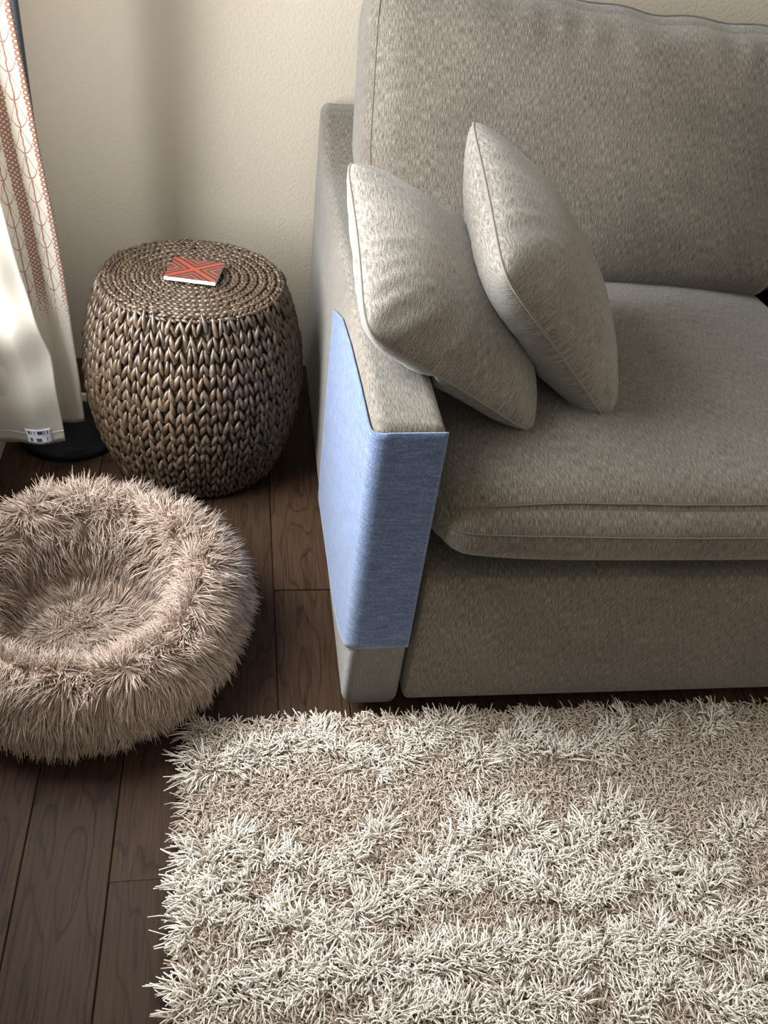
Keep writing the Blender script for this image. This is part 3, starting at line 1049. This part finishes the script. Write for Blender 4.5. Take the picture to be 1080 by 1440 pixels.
def fur(N, seed):
    # sample by area: weight ~ r
    s = rng.uniform(0, 1, N*4); r = np.interp(s, bp_s, bp_r)
    s = s[rng.uniform(0, .26, N*4) < r*1.0+0.01][:N]; N = len(s)
    th = rng.uniform(0, 2*np.pi, N)
    P0 = bed_pt(s, th)
    e = 1e-3
    ds = (bed_pt(np.clip(s+e, 0, 1), th)-bed_pt(np.clip(s-e, 0, 1), th)); ds /= np.linalg.norm(ds, axis=1, keepdims=True)+1e-9
    dt = bed_pt(s, th+e)-bed_pt(s, th-e); dt /= np.linalg.norm(dt, axis=1, keepdims=True)+1e-9
    nrm = np.cross(ds, dt); nrm *= np.sign((nrm[:, 2:3])*(s[:, None] < 0.6) + (nrm[:, 0:1]*np.cos(th)[:, None]+nrm[:, 1:2]*np.sin(th)[:, None])*(s[:, None] >= 0.6))
    # combing: inward inside the bowl, outward outside, with swirling noise and clumps
    flow = np.where(s < 0.55, -1.0, 1.0)*np.clip(np.abs(s-0.55)*5, 0.05, 0.9)
    cs = 34.0
    f1 = vnoise(P0, 13.0, 3.1); f2 = vnoise(P0, 13.0, 9.4); g1 = vnoise(P0, cs, 1.0); g2 = vnoise(P0, cs, 5.0); g3 = vnoise(P0, cs, 12.0)
    d = nrm*0.62 + ds*(flow+f1*0.9+g1*1.0)[:, None] + dt*(f2*0.9+g2*1.0)[:, None]
    d += rng.normal(size=(N, 3))*0.14
    d /= np.linalg.norm(d, axis=1, keepdims=True)
    L = (0.036+0.012*g3)*rng.uniform(0.75, 1.2, N)
    L *= np.interp(s, [0, 0.2, 0.65, 0.82, 1], [0.8, 0.95, 1, 0.72, 0.55])
    K = 4
    t = np.linspace(0, 1, K)
    sag = ds*(flow*0.55)[:, None] + np.array([0, 0, -0.35]) + rng.normal(size=(N, 3))*0.22
    P = P0[:, None, :] + d[:, None, :]*(L[:, None]*t)[:, :, None] + sag[:, None, :]*(L[:, None]*t**2*0.55)[:, :, None]
    P[..., 2] = np.maximum(P[..., 2], 0.003)
    wall = XL+0.03-PX
    P[..., 0] = np.maximum(P[..., 0], wall)
    rad = rng.uniform(0.0009, 0.0015, N)
    k = rng.uniform(size=(N, 1))
    col = np.array([[0.40, 0.290, 0.215]])*(1-k) + np.array([[0.64, 0.515, 0.42]])*k
    return strands(P, rad, col, 3, 0.2)
V, F, C = fur(34000, 1)
o = obj_np('fur', V, F, M_FUR, bed, col=C)
o['kind'] = 'stuff'

# ------------------------------------------------------------------ shaggy rug
RX0, RX1, RY0, RY1 = -0.072, 2.0, -0.40, 0.948
rug = empty('shag_rug', ((RX0+RX1)/2, (RY0+RY1)/2, 0))
tag(rug, 'cream and beige shaggy rug with raised zigzag pattern in front of the sofa', 'rug')
RO = np.array(rug.location)
bm = bmesh.new(); box_bm(bm, RX0-RO[0]+.004, RX1-RO[0], RY0-RO[1], RY1-RO[1]-.004, 0.0005, 0.006)
obj_bm('backing', bm, plain('rug_backing', (0.50, 0.43, 0.35), 0.95), rug)
# raised cream bands, as centre lines on the floor (metres); beyond the view the zigzags repeat
BANDS = [
    (0.016, [(-0.07, 0.862), (-0.012, 0.872), (0.061, 0.883), (0.122, 0.919), (0.18, 0.884), (0.226, 0.847), (0.278, 0.861), (0.333, 0.913), (0.381, 0.917)]),
    (0.012, [(0.405, 0.846), (0.459, 0.88), (0.547, 0.907)]),
    (0.012, [(0.536, 0.864), (0.597, 0.852), (0.658, 0.871), (0.714, 0.919)]),
    (0.006, [(0.742, 0.886), (0.769, 0.897)]),
    (0.008, [(0.854, 0.894), (0.889, 0.919), (0.921, 0.924)]),
    (0.014, [(-0.07, 0.704), (-0.01, 0.718), (0.064, 0.689), (0.142, 0.652), (0.192, 0.705), (0.237, 0.738)]),
    (0.016, [(-0.07, 0.676), (-0.018, 0.64), (0.053, 0.6), (0.119, 0.57), (0.18, 0.591), (0.249, 0.617), (0.293, 0.642), (0.327, 0.677), (0.373, 0.719), (0.423, 0.745), (0.472, 0.721), (0.513, 0.658), (0.572, 0.689), (0.626, 0.744), (0.682, 0.698)]),
    (0.02, [(-0.07, 0.65), (-0.051, 0.621), (-0.07, 0.581)]),
    (0.014, [(0.331, 0.623), (0.407, 0.655), (0.467, 0.613), (0.527, 0.591), (0.617, 0.632), (0.69, 0.667)]),
    (0.012, [(0.673, 0.648), (0.696, 0.607), (0.731, 0.596), (0.791, 0.65), (0.85, 0.699), (0.892, 0.696)]),
    (0.019, [(-0.07, 0.505), (0.011, 0.508), (0.152, 0.516), (0.298, 0.516), (0.401, 0.53), (0.507, 0.512), (0.624, 0.522), (0.813, 0.539), (0.875, 0.544)]),
    (0.014, [(0.189, 0.449), (0.246, 0.455), (0.287, 0.455), (0.372, 0.446), (0.468, 0.457)]),
    (0.016, [(0.544, 0.428), (0.624, 0.476), (0.671, 0.437), (0.718, 0.421), (0.772, 0.457), (0.841, 0.48)]),
]
def seg_dist(px, py, a, b):
    ax, ay = a; bx, by = b
    vx, vy = bx-ax, by-ay
    t = np.clip(((px-ax)*vx+(py-ay)*vy)/(vx*vx+vy*vy+1e-12), 0, 1)
    dx, dy = px-(ax+t*vx), py-(ay+t*vy)
    return np.hypot(dx, dy), dx, dy
def band_field(x, y):
    D = np.full(x.shape, 9.0); DX = np.zeros_like(x); DY = np.zeros_like(x)
    def put(d, dx, dy):
        m = d < D
        D[m] = d[m]; DX[m] = dx[m]; DY[m] = dy[m]
    for w, pts in BANDS:
        for a, b in zip(pts[:-1], pts[1:]):
            d, dx, dy = seg_dist(x, y, a, b)
            put(np.maximum(0, d-w*0.62), dx, dy)
    # repeats outside the photographed part
    outside = (x > 1.12) | (y < 0.36)
    for k in range(-3, 6):
        yb = 0.30 - 0.20*k if k >= 0 else 0.30-0.20*k
        zig = yb + 0.05*(np.abs(np.mod(x/0.16, 2)-1)-0.5)*(k % 3 != 0)
        d = np.where(outside, np.abs(y-zig), 9.0)
        put(np.maximum(0, d-0.016), np.zeros_like(x), y-zig)
    return D, DX, DY
def rug_pile(x, y, rad0, K, per):
    """x, y: tuft centres; every tuft is a bunch of yarns sharing one lean"""
    x0, y0 = x, y
    n = len(x)
    D, DX, DY = band_field(x, y)
    cream = (D + rng.normal(size=n)*0.004) < 0.004
    c0 = np.stack([x, y, np.zeros(n)], -1)
    h1 = vnoise(c0, 22.0, 2.0); h2 = vnoise(c0, 22.0, 8.0); big = vnoise(c0, 7.0, 21.0)
    nn = np.hypot(DX, DY)+1e-6
    spl = np.clip(nn/0.025, 0, 1)*0.45
    dirx = h1*0.9 + rng.normal(size=n)*0.42; diry = h2*0.9 + rng.normal(size=n)*0.42
    dirx = np.where(cream, dirx*0.62+DX/nn*spl, dirx); diry = np.where(cream, diry*0.62+DY/nn*spl-0.10, diry)
    el = np.clip(1-(x-RX0)/0.035, 0, 1); et = np.clip(1-(RY1-y)/0.030, 0, 1)
    dirx -= el*1.5*np.where(cream, 0.75, 1.1); diry += et*0.6
    tang = rng.uniform(0, 2*np.pi, n)
    # expand tufts to yarns
    R_ = lambda a: np.repeat(a, per, axis=0)
    N = n*per
    sp = rad0*3.0
    ox, oy = rng.normal(size=N)*sp, rng.normal(size=N)*sp
    x, y, cream, big = R_(x)+ox, R_(y)+oy, R_(cream), R_(big)
    x = np.maximum(x, RX0); y = np.minimum(y, RY1)
    P0 = np.stack([x, y, np.full(N, 0.005)], -1)
    fan = np.where(cream, 0.16, 0.10)/sp
    d = np.stack([R_(dirx)+ox*fan+rng.normal(size=N)*0.12, R_(diry)+oy*fan+rng.normal(size=N)*0.12, np.where(cream, 1.0, 0.8)], -1)
    d /= np.linalg.norm(d, axis=1, keepdims=True)
    t = np.linspace(0, 1, K)
    # tall cream yarn: gently bowed
    L = 0.042*rng.uniform(0.82, 1.12, N)*(1+0.22*big)
    ang = R_(tang)+rng.normal(size=N)*0.7
    side = np.stack([np.cos(ang), np.sin(ang), -0.25*np.ones(N)], -1)
    Pc = P0[:, None] + d[:, None]*(L[:, None]*t)[..., None] + side[:, None]*(L[:, None]*t**2*0.38)[..., None]
    Pc[..., 2] -= (L*0.16)[:, None]*t**3
    # short beige yarn: little hooks
    ang2 = R_(tang)+rng.normal(size=N)*1.3
    hx, hy = np.cos(ang2), np.sin(ang2)
    phi = rng.uniform(1.7, 3.9, N)
    Rr = 0.026*rng.uniform(0.75, 1.2, N)*(1+0.2*big)/phi
    f = phi[:, None]*t
    a_h = Rr[:, None]*(1-np.cos(f)); a_v = Rr[:, None]*np.sin(f)
    lift = 0.006*t
    Pb = np.stack([P0[:, None, 0]+hx[:, None]*a_h + d[:, None, 0]*lift - 0.016*t*np.clip(1-(P0[:, None, 0]-RX0)/0.03, 0, 1), P0[:, None, 1]+hy[:, None]*a_h + d[:, None, 1]*lift,
                   0.006+lift*d[:, None, 2]+np.maximum(a_v, -0.004)], -1)
    P = np.where(cream[:, None, None], Pc, Pb)
    ph = rng.uniform(0, 6.28, N)
    kink = np.sin(t[None, :]*5+ph[:, None])*0.0016*t
    P[..., 0] += kink*np.cos(ang+1.57)[:, None]; P[..., 1] += kink*np.sin(ang+1.57)[:, None]
    P[..., 2] = np.maximum(P[..., 2], 0.003)
    # under the sofa front the pile is stopped by the rail
    P[..., 1] = np.where((P[..., 2] > 0.022) & (P[..., 0] > 0.17), np.minimum(P[..., 1], 0.966), P[..., 1])
    rad = rad0*rng.uniform(0.8, 1.2, N)
    k = rng.uniform(size=(N, 1))
    cr = np.array([[0.84, 0.775, 0.675]])*(1-k)+np.array([[0.91, 0.86, 0.77]])*k
    be = np.array([[0.49, 0.398, 0.310]])*(1-k)+np.array([[0.73, 0.635, 0.53]])*k
    col = np.where(cream[:, None], cr, be)
    P -= RO
    return P, rad, col
def jittered(x0, x1, y0, y1, n):
    a = (x1-x0)*(y1-y0); st = math.sqrt(a/n)
    gx = np.arange(x0+st/2, x1, st); gy = np.arange(y0+st/2, y1, st)
    X, Y = np.meshgrid(gx, gy)
    X = X.ravel()+rng.uniform(-.6, .6, X.size)*st; Y = Y.ravel()+rng.uniform(-.6, .6, Y.size)*st
    m = (X > RX0) & (Y < RY1)
    return X[m], Y[m]
x, y = jittered(RX0, 1.15, 0.36, RY1, 8500)
P, r, c = rug_pile(x, y, 0.00118, 5, 9)
V, F, C = strands(P, r, c, 3, 0.8)
tag(obj_np('pile', V, F, M_PILE, rug, col=C), kind='stuff')
x1_, y1_ = jittered(RX0, RX1, RY0, 0.36, 5200)
x2_, y2_ = jittered(1.15, RX1, 0.36, RY1, 1700)
P, r, c = rug_pile(np.concatenate([x1_, x2_]), np.concatenate([y1_, y2_]), 0.0023, 4, 4)
V, F, C = strands(P, r, c, 3, 0.8)
tag(obj_np('pile', V, F, M_PILE, rug, col=C), kind='stuff')
